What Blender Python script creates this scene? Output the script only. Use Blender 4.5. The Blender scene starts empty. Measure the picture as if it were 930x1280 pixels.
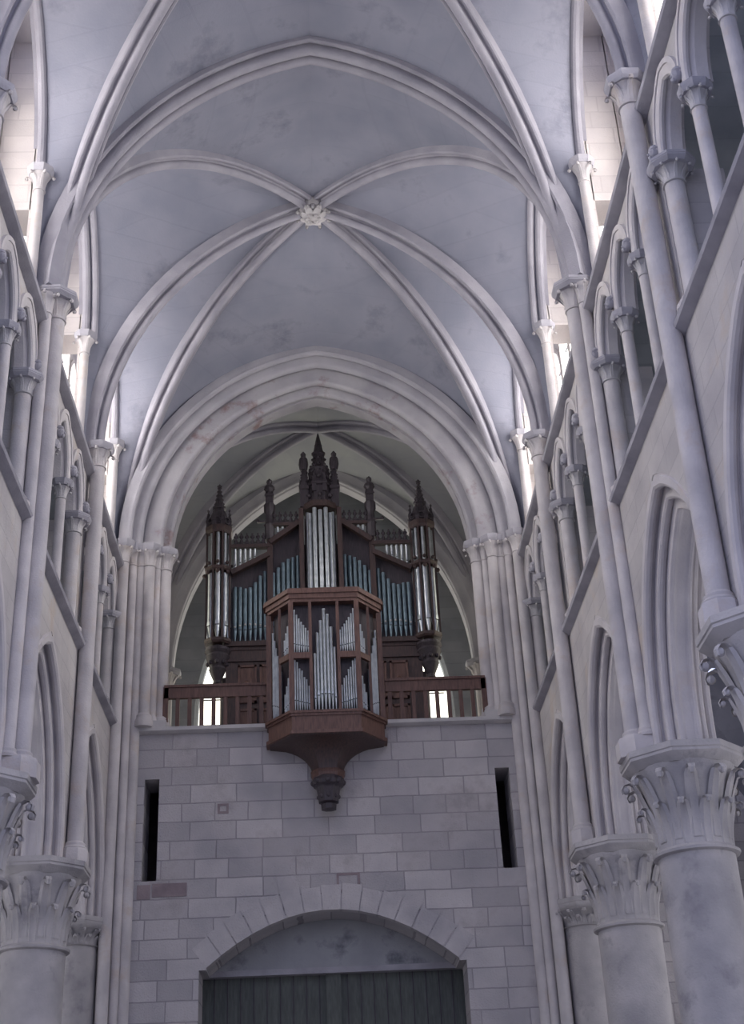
import bpy, math, random
from mathutils import Vector, Matrix
random.seed(4)
PI = math.pi
SC = bpy.context.scene
COL = SC.collection

# ---------------------------------------------------------------- camera
cam_d = bpy.data.cameras.new('camera')
cam = bpy.data.objects.new('camera', cam_d); COL.objects.link(cam)
cam_d.sensor_fit = 'HORIZONTAL'; cam_d.sensor_width = 36.0
cam_d.lens = 1694.8 * 36.0 / 930.0
cam_d.clip_end = 300
YAW, PIT, ROL = 0.0481, 0.4952, -0.0490
fw = Vector((math.sin(YAW)*math.cos(PIT), math.cos(YAW)*math.cos(PIT), math.sin(PIT)))
r0 = Vector((math.cos(YAW), -math.sin(YAW), 0)); u0 = r0.cross(fw)
rr = math.cos(ROL)*r0 + math.sin(ROL)*u0
uu = -math.sin(ROL)*r0 + math.cos(ROL)*u0
m = Matrix((rr, uu, -fw)).transposed().to_4x4(); m.translation = Vector((-0.1427, 0, 1.6))
cam.matrix_world = m
SC.camera = cam

# ---------------------------------------------------------------- world, light, exposure
W = bpy.data.worlds.new('world'); SC.world = W; W.use_nodes = True
bg = W.node_tree.nodes['Background']
bg.inputs[1].default_value = 1.3
_t = W.node_tree; _tc = _t.nodes.new('ShaderNodeTexCoord'); _sx = _t.nodes.new('ShaderNodeSeparateXYZ'); _rp = _t.nodes.new('ShaderNodeValToRGB')
_t.links.new(_tc.outputs['Generated'], _sx.inputs[0]); _mr = _t.nodes.new('ShaderNodeMapRange'); _mr.inputs[1].default_value = -1; _mr.inputs[2].default_value = 1
_t.links.new(_sx.outputs[2], _mr.inputs[0]); _t.links.new(_mr.outputs[0], _rp.inputs[0]); _t.links.new(_rp.outputs[0], bg.inputs[0])
_e = _rp.color_ramp.elements; _e[0].position = 0.46; _e[0].color = (0.16, 0.165, 0.21, 1); _e[1].position = 0.6; _e[1].color = (0.60, 0.65, 0.98, 1)
GLASS_CLERE, GLASS_WEST, GLASS_SIDE, GLASS_AISLE = 8.5, 2.2, 1.2, 3.2
SC.view_settings.view_transform = 'Standard'; SC.view_settings.look = 'None'
SC.view_settings.gamma = 1.0; SC.view_settings.use_curve_mapping = False
SC.view_settings.exposure = 0.33
SC.cycles.max_bounces = 8; SC.cycles.diffuse_bounces = 5
SC.cycles.use_denoising = True

# ---------------------------------------------------------------- materials
def nodemat(name):
    mt = bpy.data.materials.new(name); mt.use_nodes = True
    nt = mt.node_tree; return mt, nt, nt.nodes['Principled BSDF']
def N(nt, t, **kw):
    n = nt.nodes.new(t)
    for k, v in kw.items(): setattr(n, k, v)
    return n
def ramp(nt, fac, stops):
    r = N(nt, 'ShaderNodeValToRGB'); e = r.color_ramp.elements
    e[0].position, e[0].color = stops[0][0], (*stops[0][1], 1)
    e[1].position, e[1].color = stops[1][0], (*stops[1][1], 1)
    for p, c in stops[2:]:
        x = e.new(p); x.color = (*c, 1)
    nt.links.new(fac, r.inputs[0]); return r.outputs[0]
def stone(name, c1, c2, brick=None, scale=1.2, mortar=(0.24, 0.23, 0.26), stain=None, bump=0.25, grain=28):
    mt, nt, b = nodemat(name); L = nt.links
    g = N(nt, 'ShaderNodeNewGeometry'); pos = g.outputs['Position']
    n1 = N(nt, 'ShaderNodeTexNoise'); n1.inputs['Scale'].default_value = scale; n1.inputs['Detail'].default_value = 6
    L.new(pos, n1.inputs['Vector'])
    col = ramp(nt, n1.outputs[0], [(0.32, c2), (0.66, c1)])
    h = N(nt, 'ShaderNodeTexNoise'); h.inputs['Scale'].default_value = grain; h.inputs['Detail'].default_value = 4
    L.new(pos, h.inputs['Vector']); hgt = h.outputs[0]
    if brick:
        axis, bw, bh, amt = brick
        sep = N(nt, 'ShaderNodeSeparateXYZ'); L.new(pos, sep.inputs[0])
        cmb = N(nt, 'ShaderNodeCombineXYZ'); L.new(sep.outputs[axis], cmb.inputs[0]); L.new(sep.outputs[2], cmb.inputs[1])
        nz = N(nt, 'ShaderNodeTexNoise'); nz.inputs['Scale'].default_value = 2.0; L.new(pos, nz.inputs['Vector'])
        off = N(nt, 'ShaderNodeVectorMath', operation='MULTIPLY_ADD'); L.new(nz.outputs['Color'], off.inputs[0])
        off.inputs[1].default_value = (0.03, 0.03, 0); L.new(cmb.outputs[0], off.inputs[2])
        bt = N(nt, 'ShaderNodeTexBrick'); L.new(off.outputs[0], bt.inputs['Vector'])
        bt.inputs['Scale'].default_value = 1; bt.inputs['Brick Width'].default_value = bw; bt.inputs['Row Height'].default_value = bh
        bt.inputs['Mortar Size'].default_value = 0.016; bt.inputs['Mortar Smooth'].default_value = 0.35; bt.inputs['Bias'].default_value = -0.1
        bt.inputs['Color1'].default_value = (0.78, 0.77, 0.78, 1); bt.inputs['Color2'].default_value = (1.12, 1.1, 1.08, 1); bt.inputs['Mortar'].default_value = (0.6, 0.58, 0.6, 1)
        bt.offset = 0.42; bt.squash = 0.72; bt.squash_frequency = 3
        mx = N(nt, 'ShaderNodeMix', data_type='RGBA', blend_type='MULTIPLY'); mx.inputs[0].default_value = amt
        L.new(col, mx.inputs[6]); L.new(bt.outputs['Color'], mx.inputs[7]); col = mx.outputs[2]
        ad = N(nt, 'ShaderNodeMath', operation='MULTIPLY_ADD'); L.new(bt.outputs['Fac'], ad.inputs[0]); ad.inputs[1].default_value = -1.6; L.new(hgt, ad.inputs[2]); hgt = ad.outputs[0]
    if stain:
        sc, colr, lo, hi = stain
        n3 = N(nt, 'ShaderNodeTexNoise'); n3.inputs['Scale'].default_value = sc; n3.inputs['Detail'].default_value = 8; n3.inputs['Roughness'].default_value = 0.65
        L.new(pos, n3.inputs['Vector'])
        f = ramp(nt, n3.outputs[0], [(lo, (0, 0, 0)), (hi, (1, 1, 1))])
        mx = N(nt, 'ShaderNodeMix', data_type='RGBA'); L.new(f, mx.inputs[0]); L.new(col, mx.inputs[6]); mx.inputs[7].default_value = (*colr, 1); col = mx.outputs[2]
    L.new(col, b.inputs['Base Color']); b.inputs['Roughness'].default_value = 0.9; b.inputs['Specular IOR Level'].default_value = 0.15
    bp = N(nt, 'ShaderNodeBump'); bp.inputs['Strength'].default_value = bump; bp.inputs['Distance'].default_value = 0.03
    L.new(hgt, bp.inputs['Height']); L.new(bp.outputs[0], b.inputs['Normal'])
    return mt
def wood(name, c1, c2, rough=0.5):
    mt, nt, b = nodemat(name); L = nt.links
    tc = N(nt, 'ShaderNodeTexCoord'); mp = N(nt, 'ShaderNodeMapping'); mp.inputs['Scale'].default_value = (9, 9, 1.4)
    L.new(tc.outputs['Object'], mp.inputs[0])
    n1 = N(nt, 'ShaderNodeTexNoise'); n1.inputs['Scale'].default_value = 3; n1.inputs['Detail'].default_value = 7; L.new(mp.outputs[0], n1.inputs['Vector'])
    L.new(ramp(nt, n1.outputs[0], [(0.3, c2), (0.7, c1)]), b.inputs['Base Color']); b.inputs['Roughness'].default_value = rough
    bp = N(nt, 'ShaderNodeBump'); bp.inputs['Strength'].default_value = 0.2; bp.inputs['Distance'].default_value = 0.01
    L.new(n1.outputs[0], bp.inputs['Height']); L.new(bp.outputs[0], b.inputs['Normal'])
    return mt
def metal(name, c1, c2, rough, met):
    mt, nt, b = nodemat(name); L = nt.links
    tc = N(nt, 'ShaderNodeTexCoord')
    n1 = N(nt, 'ShaderNodeTexNoise'); n1.inputs['Scale'].default_value = 6; n1.inputs['Detail'].default_value = 5; L.new(tc.outputs['Object'], n1.inputs['Vector'])
    L.new(ramp(nt, n1.outputs[0], [(0.3, c2), (0.7, c1)]), b.inputs['Base Color'])
    b.inputs['Metallic'].default_value = met; b.inputs['Roughness'].default_value = rough
    return mt
def glow(name, col, strength):
    mt, nt, b = nodemat(name); L = nt.links
    tc = N(nt, 'ShaderNodeTexCoord'); v = N(nt, 'ShaderNodeTexVoronoi'); v.inputs['Scale'].default_value = 5; L.new(tc.outputs['Object'], v.inputs['Vector'])
    c = ramp(nt, v.outputs['Color'], [(0.0, tuple(x*0.75 for x in col)), (1.0, col)])
    L.new(c, b.inputs['Emission Color']); b.inputs['Emission Strength'].default_value = strength
    b.inputs['Base Color'].default_value = (0.5, 0.55, 0.6, 1); b.inputs['Roughness'].default_value = 0.3
    return mt
M = {}
M['pier'] = stone('column_stone', (0.52, 0.50, 0.50), (0.36, 0.35, 0.36), None, 1.5, stain=(2.2, (0.27, 0.26, 0.28), 0.56, 0.75))
M['shaft'] = stone('shaft_stone', (0.60, 0.57, 0.57), (0.46, 0.44, 0.45), None, 1.8, stain=(1.7, (0.52, 0.43, 0.36), 0.55, 0.8))
M['rib'] = stone('rib_stone', (0.37, 0.36, 0.40), (0.28, 0.275, 0.315), None, 1.5)
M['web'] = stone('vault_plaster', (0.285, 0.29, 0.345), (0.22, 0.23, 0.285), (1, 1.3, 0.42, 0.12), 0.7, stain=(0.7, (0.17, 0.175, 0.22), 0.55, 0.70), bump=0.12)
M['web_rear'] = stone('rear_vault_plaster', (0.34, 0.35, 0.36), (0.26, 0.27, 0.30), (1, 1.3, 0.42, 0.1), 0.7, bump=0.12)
M['wall'] = stone('side_wall_stone', (0.55, 0.53, 0.52), (0.42, 0.40, 0.41), (1, 0.95, 0.36, 0.3), 1.0, stain=(0.9, (0.52, 0.44, 0.37), 0.56, 0.75))
M['cross'] = stone('clerestory_stone', (0.66, 0.62, 0.60), (0.54, 0.51, 0.51), (0, 0.95, 0.40, 0.3), 1.0)
M['end'] = stone('ashlar_stone', (0.60, 0.58, 0.59), (0.43, 0.425, 0.45), (0, 1.0, 0.41, 0.9), 0.8, stain=(0.8, (0.35, 0.33, 0.34), 0.53, 0.72), bump=0.5)
M['arch'] = stone('arch_stone', (0.62, 0.59, 0.59), (0.48, 0.46, 0.48), None, 1.3, stain=(1.1, (0.55, 0.47, 0.42), 0.58, 0.8))
M['worn'] = stone('worn_arch_stone', (0.44, 0.43, 0.45), (0.34, 0.33, 0.36), None, 1.3, stain=(1.4, (0.26, 0.19, 0.19), 0.55, 0.68))
M['organ_arch'] = stone('organ_arch_stone', (0.44, 0.43, 0.46), (0.34, 0.335, 0.37), None, 1.3)
M['string'] = stone('string_course_stone', (0.44, 0.43, 0.47), (0.32, 0.315, 0.35), None, 2)
M['tri'] = stone('triforium_wall_stone', (0.48, 0.51, 0.54), (0.36, 0.39, 0.43), (1, 0.9, 0.35, 0.3), 1.2)
M['vouss'] = stone('voussoir_stone', (0.53, 0.51, 0.52), (0.41, 0.40, 0.425), None, 1.6, bump=0.5)
M['red'] = stone('reddish_stone', (0.34, 0.28, 0.29), (0.24, 0.20, 0.22), None, 3)
M['pale'] = stone('pale_stone', (0.58, 0.56, 0.56), (0.47, 0.46, 0.47), None, 2)
M['plaster'] = stone('tympanum_plaster', (0.40, 0.41, 0.43), (0.30, 0.31, 0.33), None, 1.0, stain=(1.0, (0.17, 0.18, 0.20), 0.52, 0.66))
M['floor'] = stone('floor_stone', (0.36, 0.35, 0.35), (0.26, 0.25, 0.26), None, 1.2)
M['oak'] = wood('organ_oak', (0.17, 0.09, 0.07), (0.085, 0.045, 0.038))
M['dark_oak'] = wood('dark_oak', (0.07, 0.056, 0.066), (0.035, 0.03, 0.038))
M['case'] = wood('case_oak', (0.085, 0.05, 0.045), (0.04, 0.027, 0.027))
M['door'] = wood('door_oak', (0.13, 0.145, 0.135), (0.085, 0.095, 0.09), 0.8)
M['tin'] = metal('pipe_tin', (0.60, 0.64, 0.66), (0.42, 0.46, 0.49), 0.36, 0.75)
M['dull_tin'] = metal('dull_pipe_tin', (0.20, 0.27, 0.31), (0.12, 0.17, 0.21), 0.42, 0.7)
M['lead'] = metal('window_lead', (0.10, 0.10, 0.11), (0.06, 0.06, 0.07), 0.6, 0.2)
M['void'] = metal('pipe_mouth', (0.05, 0.055, 0.06), (0.03, 0.03, 0.035), 0.8, 0.0)
M['g_clere'] = glow('clerestory_glass', (1.0, 0.95, 0.93), GLASS_CLERE)
M['g_west'] = glow('west_glass', (1.0, 0.95, 0.82), GLASS_WEST)
M['g_side'] = glow('side_glass', (1.0, 0.93, 0.74), GLASS_SIDE)
M['g_aisle'] = glow('aisle_glass', (0.95, 0.93, 1.0), GLASS_AISLE)

# ---------------------------------------------------------------- mesh helpers
class MB:
    def __init__(s): s.v = []; s.f = []
    def add(s, vs, fs):
        o = len(s.v); s.v += [Vector(x) for x in vs]; s.f += [tuple(i+o for i in f) for f in fs]; return s
    def box(s, a, b):
        x0, y0, z0 = a; x1, y1, z1 = b
        return s.add([(x0,y0,z0),(x1,y0,z0),(x1,y1,z0),(x0,y1,z0),(x0,y0,z1),(x1,y0,z1),(x1,y1,z1),(x0,y1,z1)],
                     [(0,3,2,1),(4,5,6,7),(0,1,5,4),(1,2,6,5),(2,3,7,6),(3,0,4,7)])
    def bar(s, p, q, w, h=None):
        h = h or w; p = Vector(p); q = Vector(q); t = (q-p).normalized()
        a = t.cross(Vector((0,0,1)));  a = a.normalized() if a.length > 1e-4 else Vector((1,0,0))
        b = a.cross(t).normalized(); vs = []
        for c in (p, q):
            for i, j in ((-1,-1),(1,-1),(1,1),(-1,1)): vs.append(c + a*i*w/2 + b*j*h/2)
        return s.add(vs, [(3,2,1,0),(4,5,6,7),(0,1,5,4),(1,2,6,5),(2,3,7,6),(3,0,4,7)])
    def lathe(s, prof, n=16, c=(0,0,0), rot=0.0, a0=0, a1=2*PI):
        full = abs(a1-a0-2*PI) < 1e-6; k = n if full else n+1
        vs = []; fs = []
        for r, z in prof:
            for i in range(k):
                a = a0+rot+(a1-a0)*i/n; vs.append((c[0]+r*math.cos(a), c[1]+r*math.sin(a), c[2]+z))
        for j in range(len(prof)-1):
            for i in range(n):
                i2 = (i+1) % k; fs.append((j*k+i, j*k+i2, (j+1)*k+i2, (j+1)*k+i))
        if full:
            if prof[0][0] > 1e-5: fs.append(tuple(range(k-1, -1, -1)))
            if prof[-1][0] > 1e-5: fs.append(tuple((len(prof)-1)*k+i for i in range(k)))
        return s.add(vs, fs)
    def ball(s, c, r, n=8, sz=1.0):
        return s.lathe([(max(r*math.sin(PI*i/6), 1e-4), -r*sz*math.cos(PI*i/6)) for i in range(7)], n, c)
    def prism(s, poly, z0, z1, scale1=1.0, c=(0, 0)):
        n = len(poly); vs = [(x, y, z0) for x, y in poly] + [(c[0]+(x-c[0])*scale1, c[1]+(y-c[1])*scale1, z1) for x, y in poly]
        return s.add(vs, [tuple(range(n-1, -1, -1)), tuple(range(n, 2*n))] + [(i, (i+1) % n, n+(i+1) % n, n+i) for i in range(n)])
    def sweep(s, path, B, prof, closed=True):
        path = [Vector(p) for p in path]; B = Vector(B); n = len(prof); vs = []; fs = []
        for i, p in enumerate(path):
            T = (path[min(i+1, len(path)-1)]-path[max(i-1, 0)]).normalized(); Nn = T.cross(B).normalized()
            for a, b in prof: vs.append(p+B*a+Nn*b)
        for i in range(len(path)-1):
            for j in range(n if closed else n-1):
                j2 = (j+1) % n; fs.append((i*n+j, i*n+j2, (i+1)*n+j2, (i+1)*n+j))
        if closed: fs += [tuple(range(n-1, -1, -1)), tuple((len(path)-1)*n+j for j in range(n))]
        return s.add(vs, fs)
    def grid(s, A, Bc, ns, bulge=None):
        k = ns+1; vs = []; fs = []
        for a, b in zip(A, Bc):
            for j in range(k): vs.append(Vector(a).lerp(Vector(b), j/ns))
        for i in range(len(A)-1):
            for j in range(ns): fs.append((i*k+j, i*k+j+1, (i+1)*k+j+1, (i+1)*k+j))
        return s.add(vs, fs)
    def mirror_x(s):
        o = MB(); o.v = [Vector((-p.x, p.y, p.z)) for p in s.v]; o.f = [tuple(reversed(f)) for f in s.f]; return o
    def build(s, name, mat, parent=None, smooth=35, kind=None):
        off = Vector(parent_loc(parent)) if parent else Vector((0,0,0))
        me = bpy.data.meshes.new(name); me.from_pydata([tuple(p-off) for p in s.v], [], s.f); me.update()
        me.materials.append(mat)
        if smooth:
            me.shade_smooth(); me.set_sharp_from_angle(angle=math.radians(smooth))
        o = bpy.data.objects.new(name, me); COL.objects.link(o)
        if parent: o.parent = parent
        if kind: o['kind'] = kind
        return o
def parent_loc(o):
    l = Vector((0,0,0))
    while o: l = l+o.location; o = o.parent
    return l
def tag(o, label, cat, group=None):
    o['label'] = label; o['category'] = cat
    if group: o['group'] = group
    return o
def thing(name, label, cat, loc, group=None):
    o = bpy.data.objects.new(name, None); COL.objects.link(o); o.location = loc; o.empty_display_size = 0.2
    return tag(o, label, cat, group)
def struct(name, mb, mat, parent=None, smooth=35):
    o = mb.build(name, mat, parent, smooth)
    if not parent: o['kind'] = 'structure'
    return o

def arc2(h, r, t, off=0.0):
    """half arch from (-h,0) to (0,r): pointed when r >= h, elliptical otherwise"""
    if r >= h:
        R = (h*h+r*r)/(2*h); c = -h+R; ae = math.atan2(r, -c); th = PI+(ae-PI)*t
        return c+(R+off)*math.cos(th), (R+off)*math.sin(th)
    if r < 0.6*h:
        q = 1-t; x, z = -h*q, r*(1-q*q); n = Vector((-2*r*q, h)).normalized()
        return x+n.x*off, z+n.y*off
    th = t*PI/2; x, z = -h*math.cos(th), r*math.sin(th)
    n = Vector((-math.cos(th)/h, math.sin(th)/r)).normalized()
    return x+n.x*off, z+n.y*off
def half(a, b, zs, rise, n=20, off=0.0, stilt=0.0):
    """points from springing above a=(x,y) to crown above b=(x,y)"""
    a = Vector(a); b = Vector(b); h = (b-a).length; d = (b-a)/h; out = []
    if stilt > 0:
        for i in range(6): p = a-d*off; out.append(Vector((p.x, p.y, zs+stilt*i/6)))
    for i in range(n+1):
        u, v = arc2(h, rise, i/n, off); p = b+d*u
        out.append(Vector((p.x, p.y, zs+stilt+v)))
    if off and rise >= h: out[-1] = Vector((b.x, b.y, zs+stilt+math.sqrt(max(0, ((h*h+rise*rise)/(2*h)+off)**2-(rise*rise-h*h)**2/(4*h*h)))))
    return out
def full(a, c, zs, rise, n=20, off=0.0, stilt=0.0):
    a = Vector(a); c = Vector(c); b = (a+c)/2
    L = half(a, b, zs, rise, n, off, stilt); R = half(c, b, zs, rise, n, off, stilt)
    return L+R[-2::-1]
def planeB(a, c):
    d = (Vector(c)-Vector(a)).normalized(); return Vector((-d.y, d.x, 0))

def panel(mapf, u0, u1, v0, v1, w0, w1, ops, n=14):
    """wall slab in (u,v) with thickness w0..w1 and arched openings ops=[(uc,h,vbottom,vspring,rise)]"""
    mb = MB()
    def quad(pts): mb.add([mapf(*p) for p in pts], [(0,1,2,3)])
    def col(a, b, za, zb, ta, tb):
        if zb[0]-za[0] < 1e-6 and tb-ta < 1e-6: return
        quad([(a,za[0],w0),(b,za[1],w0),(b,zb[1],w0),(a,zb[0],w0)])
        quad([(b,za[1],w1),(a,za[0],w1),(a,zb[0],w1),(b,zb[1],w1)])
    cur = u0
    for uc, h, vb, vs, rise in sorted(ops):
        if uc-h > cur+1e-6: col(cur, uc-h, (v0,v0), (v1,v1), 0, 1)
        us = []
        for i in range(n+1):
            x, z = arc2(h, rise, i/n); us.append((uc+x, vs+z))
        us = us+[(2*uc-x, z) for x, z in us[-2::-1]]
        for (ua, za), (ub, zb) in zip(us, us[1:]):
            col(ua, ub, (za, zb), (v1, v1), 0, 1)
            quad([(ua,za,w0),(ub,zb,w0),(ub,zb,w1),(ua,za,w1)])
            if vb > v0+1e-6: col(ua, ub, (v0,v0), (vb,vb), 0, 1)
        if vb > v0+1e-6: quad([(uc-h,vb,w0),(uc-h,vb,w1),(uc+h,vb,w1),(uc+h,vb,w0)])
        for sg in (-1, 1):
            if vs > vb+1e-6: quad([(uc+sg*h,vb,w0),(uc+sg*h,vb,w1),(uc+sg*h,vs,w1),(uc+sg*h,vs,w0)])
        cur = uc+h
    if u1 > cur+1e-6: col(cur, u1, (v0,v0), (v1,v1), 0, 1)
    quad([(u0,v1,w0),(u1,v1,w0),(u1,v1,w1),(u0,v1,w1)])
    quad([(u0,v0,w0),(u0,v0,w1),(u0,v1,w1),(u0,v1,w0)]); quad([(u1,v0,w0),(u1,v1,w0),(u1,v1,w1),(u1,v0,w1)])
    # underside
    cur = u0
    for uc, h, vb, vs, rise in sorted(ops):
        e = uc-h if vb <= v0+1e-6 else None
        if e is not None:
            if e > cur+1e-6: quad([(cur,v0,w0),(cur,v0,w1),(e,v0,w1),(e,v0,w0)])
            cur = uc+h
    if u1 > cur+1e-6: quad([(cur,v0,w0),(cur,v0,w1),(u1,v0,w1),(u1,v0,w0)])
    return mb
def roll(cx, cy, r, a0, a1, n=5):
    return [(cx+r*math.cos(math.radians(a0+(a1-a0)*i/n)), cy+r*math.sin(math.radians(a0+(a1-a0)*i/n))) for i in range(n+1)]
def leaf(mb, ang, path, w, curl, c=(0,0,0), ball=True):
    """crocket leaf: path = [(r, z)] up the bell, then a curl outwards"""
    d = Vector((math.cos(ang), math.sin(ang), 0)); t = Vector((-d.y, d.x, 0)); c = Vector(c)
    n = len(path); P = [(r, z, w*(0.8+0.45*i/(n-1)-0.5*(i/(n-1))**2)) for i, (r, z) in enumerate(path)]
    r1, z1 = path[-1]
    for a in (35, 80, 125, 170, 215):
        P.append((r1+curl*0.75*(1-math.cos(math.radians(a))), z1+curl*0.7*math.sin(math.radians(a)), w*0.62*(1-a/420)))
    vs = []; fs = []
    for r, z, ww in P:
        for s_, lift in ((-1, -0.2), (-0.5, 0.16), (0, 0.02), (0.5, 0.16), (1, -0.2)):
            vs.append(c+d*(r+lift*ww)+t*s_*ww+Vector((0,0,z)))
    for i in range(len(P)-1):
        for j in range(4): fs.append((i*5+j, i*5+j+1, (i+1)*5+j+1, (i+1)*5+j))
    mb.add(vs, fs)
    if ball: mb.ball(tuple(c+d*(r1+curl*1.0)+Vector((0,0,z1))), curl*0.42, 6)
def capital(rb, rt, h, n1, n2, c=(0,0,0), a0=0.0):
    mb = MB(); small = h < 0.6
    bell = [(rb, 0.075*h), (rb, 0.3*h), (rb+(rt-rb)*0.12, 0.55*h), (rb+(rt-rb)*0.42, 0.8*h), (rt*0.95, h)]
    mb.lathe([(rb*1.0, -0.02*h), (rb*1.14, 0.0), (rb*1.16, 0.03*h)]+bell, 24, c)
    def rad(z):
        for (r0_, z0_), (r1_, z1_) in zip(bell, bell[1:]):
            if z <= z1_: return r0_+(r1_-r0_)*(z-z0_)/(z1_-z0_)
        return bell[-1][0]
    def path(za, zb, l0, l1): return [(rad(za+(zb-za)*i/7)+rb*(l0+(l1-l0)*(i/7)**2), za+(zb-za)*i/7) for i in range(8)]
    for i in range(n1): leaf(mb, a0+2*PI*(i+0.5)/n1, path(0.07*h, 0.52*h, -0.01, 0.14), 2.6*rb/n1, (0.16 if small else 0.075)*h, c)
    for i in range(n2): leaf(mb, a0+2*PI*i/n2, path(0.14*h, 0.84*h, 0.0, 0.16 if small else 0.12), (2.3 if small else 2.7)*rb/n2, (0.2 if small else 0.11)*h, c)
    return mb
def abacus(r, h, c=(0,0,0), n=8):
    return MB().lathe([(r*0.84, 0), (r*0.92, 0.25*h), (r*0.98, 0.45*h), (r*0.98, 0.6*h), (r, 0.66*h), (r, h)], n, c, PI/n)
def base_mold(r, h, c=(0,0,0)):
    return MB().lathe([(r*1.45, 0), (r*1.5, 0.25*h), (r*1.36, 0.42*h), (r*1.15, 0.5*h), (r*1.25, 0.66*h), (r*1.22, 0.82*h), (r*1.0, h)], 20, c)

# ---------------------------------------------------------------- measures
Y = [9.60, 14.46, 19.32, 24.38, 28.82]           # pier lines, near to far
ORD = ['fifth', 'fourth', 'third', 'second', 'first']
WF = 4.76                                          # nave face of the side walls
ZCAP, ZS = 7.75, 16.48
Z_SILL, Z_STR = 11.95, 15.80
CX = 5.2                                           # column centres
SIDES = ((-1, 'left'), (1, 'right'))
BAY = ['fourth bay from organ wall', 'third bay from organ wall', 'second bay from organ wall', 'bay against organ wall']

# ---------------------------------------------------------------- floor and end wall
struct('floor', MB().box((-10, 0.5, -0.3), (10, 38, 0)), M['floor'])
mapx = lambda u, v, w: (u, w, v)
endw = panel(mapx, -5.4, 5.4, 0, Z_SILL-0.15, 29.1, 30.1, [(0, 2.77, 0, 6.70, 1.10), ], n=18)
# slits are cut as their own narrow panels
endw = MB()
def hole_wall():
    mb = MB()
    xs = [-5.4, -4.02, -3.70, 3.70, 4.02, 5.4]
    for i in (0, 4): mb.box((xs[i], 29.1, 0), (xs[i+1], 30.1, Z_SILL-0.12))
    for i in (1, 3):
        mb.box((xs[i], 29.1, 0), (xs[i+1], 30.1, 8.58)); mb.box((xs[i], 29.1, 10.80), (xs[i+1], 30.1, Z_SILL-0.12))
    for sg in (-1, 1): mb.box((min(sg*2.77, sg*3.70), 29.1, 0), (max(sg*2.77, sg*3.70), 30.1, 6.72))
    p = panel(mapx, -3.70, 3.70, 6.72, Z_SILL-0.12, 29.1, 30.1, [(0, 2.62, 6.72, 6.76, 1.09)], n=18)
    return mb.add(p.v, p.f)
wall_back = struct('wall_back', hole_wall(), M['end'], smooth=0)
# ring of voussoirs round the door arch
def vouss():
    mb = MB(); n = 15; pts = full((-2.62, 29.1), (2.62, 29.1), 6.76, 1.09, 30); out = []
    L = [0]
    for a, b in zip(pts, pts[1:]): L.append(L[-1]+(b-a).length)
    def at(s):
        for i in range(len(L)-1):
            if L[i+1] >= s: k = (s-L[i])/(L[i+1]-L[i]); p = pts[i].lerp(pts[i+1], k); t = (pts[i+1]-pts[i]).normalized(); return p, Vector((-t.z, 0, t.x))
        t = (pts[-1]-pts[-2]).normalized(); return pts[-1], Vector((-t.z, 0, t.x))
    for i in range(n):
        a, na = at(L[-1]*(i+0.03)/n); b, nb = at(L[-1]*(i+0.97)/n); h = 0.52+0.03*((i*7) % 3-1)
        f = [a-na*0.0, b-nb*0.0, b+nb*h, a+na*h]
        mb.add([(p.x, 29.086-0.004*(i % 3), p.z) for p in f]+[(p.x, 29.3, p.z) for p in f], [(0,1,2,3),(7,6,5,4),(0,4,5,1),(1,5,6,2),(2,6,7,3),(3,7,4,0)])
    return mb
struct('voussoir_molding', vouss(), M['vouss'], wall_back, smooth=0)
struct('stone_tile', MB().box((-3.78, 29.08, 8.24), (-3.05, 29.2, 8.52)), M['red'], wall_back, 0)
struct('stone_tile', MB().box((-4.1, 29.085, 8.20), (-3.82, 29.2, 8.50)), M['red'], wall_back, 0)
struct('stone_tile', MB().box((-0.25, 29.03, 11.02), (0.0, 29.2, 11.3)), M['pale'], wall_back, 0)
def sqframe(x0, z0, x1, z1, t, y):
    return MB().box((x0,y,z0),(x1,29.2,z0+t)).box((x0,y,z1-t),(x1,29.2,z1)).box((x0,y,z0+t),(x0+t,29.2,z1-t)).box((x1-t,y,z0+t),(x1,29.2,z1-t))
struct('block_trim', sqframe(0.12, 8.20, 0.62, 8.60, 0.05, 29.085), M['red'], wall_back, 0)
struct('block_trim', sqframe(-2.42, 9.98, -2.18, 10.2, 0.05, 29.085), M['red'], wall_back, 0)
struct('trim_1', MB().sweep([(-4.25, 29.1, Z_SILL), (4.25, 29.1, Z_SILL)], (0, 1, 0), [(-0.16, 0), (-0.16, -0.08), (-0.10, -0.12), (0.9, -0.12), (0.9, 0)]), M['pale'])
# unseen walls added to shut out light behind the slits and the door
struct('wall_light_block', MB().box((-5.6, 33.0, 0), (5.6, 33.2, 11.7)).box((-5.6, 30.0, 0), (-5.4, 33.1, 11.7)).box((5.4, 30.0, 0), (5.6, 33.1, 11.7)).box((-3.2, 30.1, 0), (-3.0, 33.1, 11.7)).box((3.0, 30.1, 0), (3.2, 33.1, 11.7)), M['red'], smooth=0)
# ground wall beyond the aisles
for s, nm in SIDES:
    struct('wall_back_'+nm, MB().box((min(s*5.4, s*10), 29.3, 0), (max(s*5.4, s*10), 30.0, 12.2)), M['end'], smooth=0)
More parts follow.
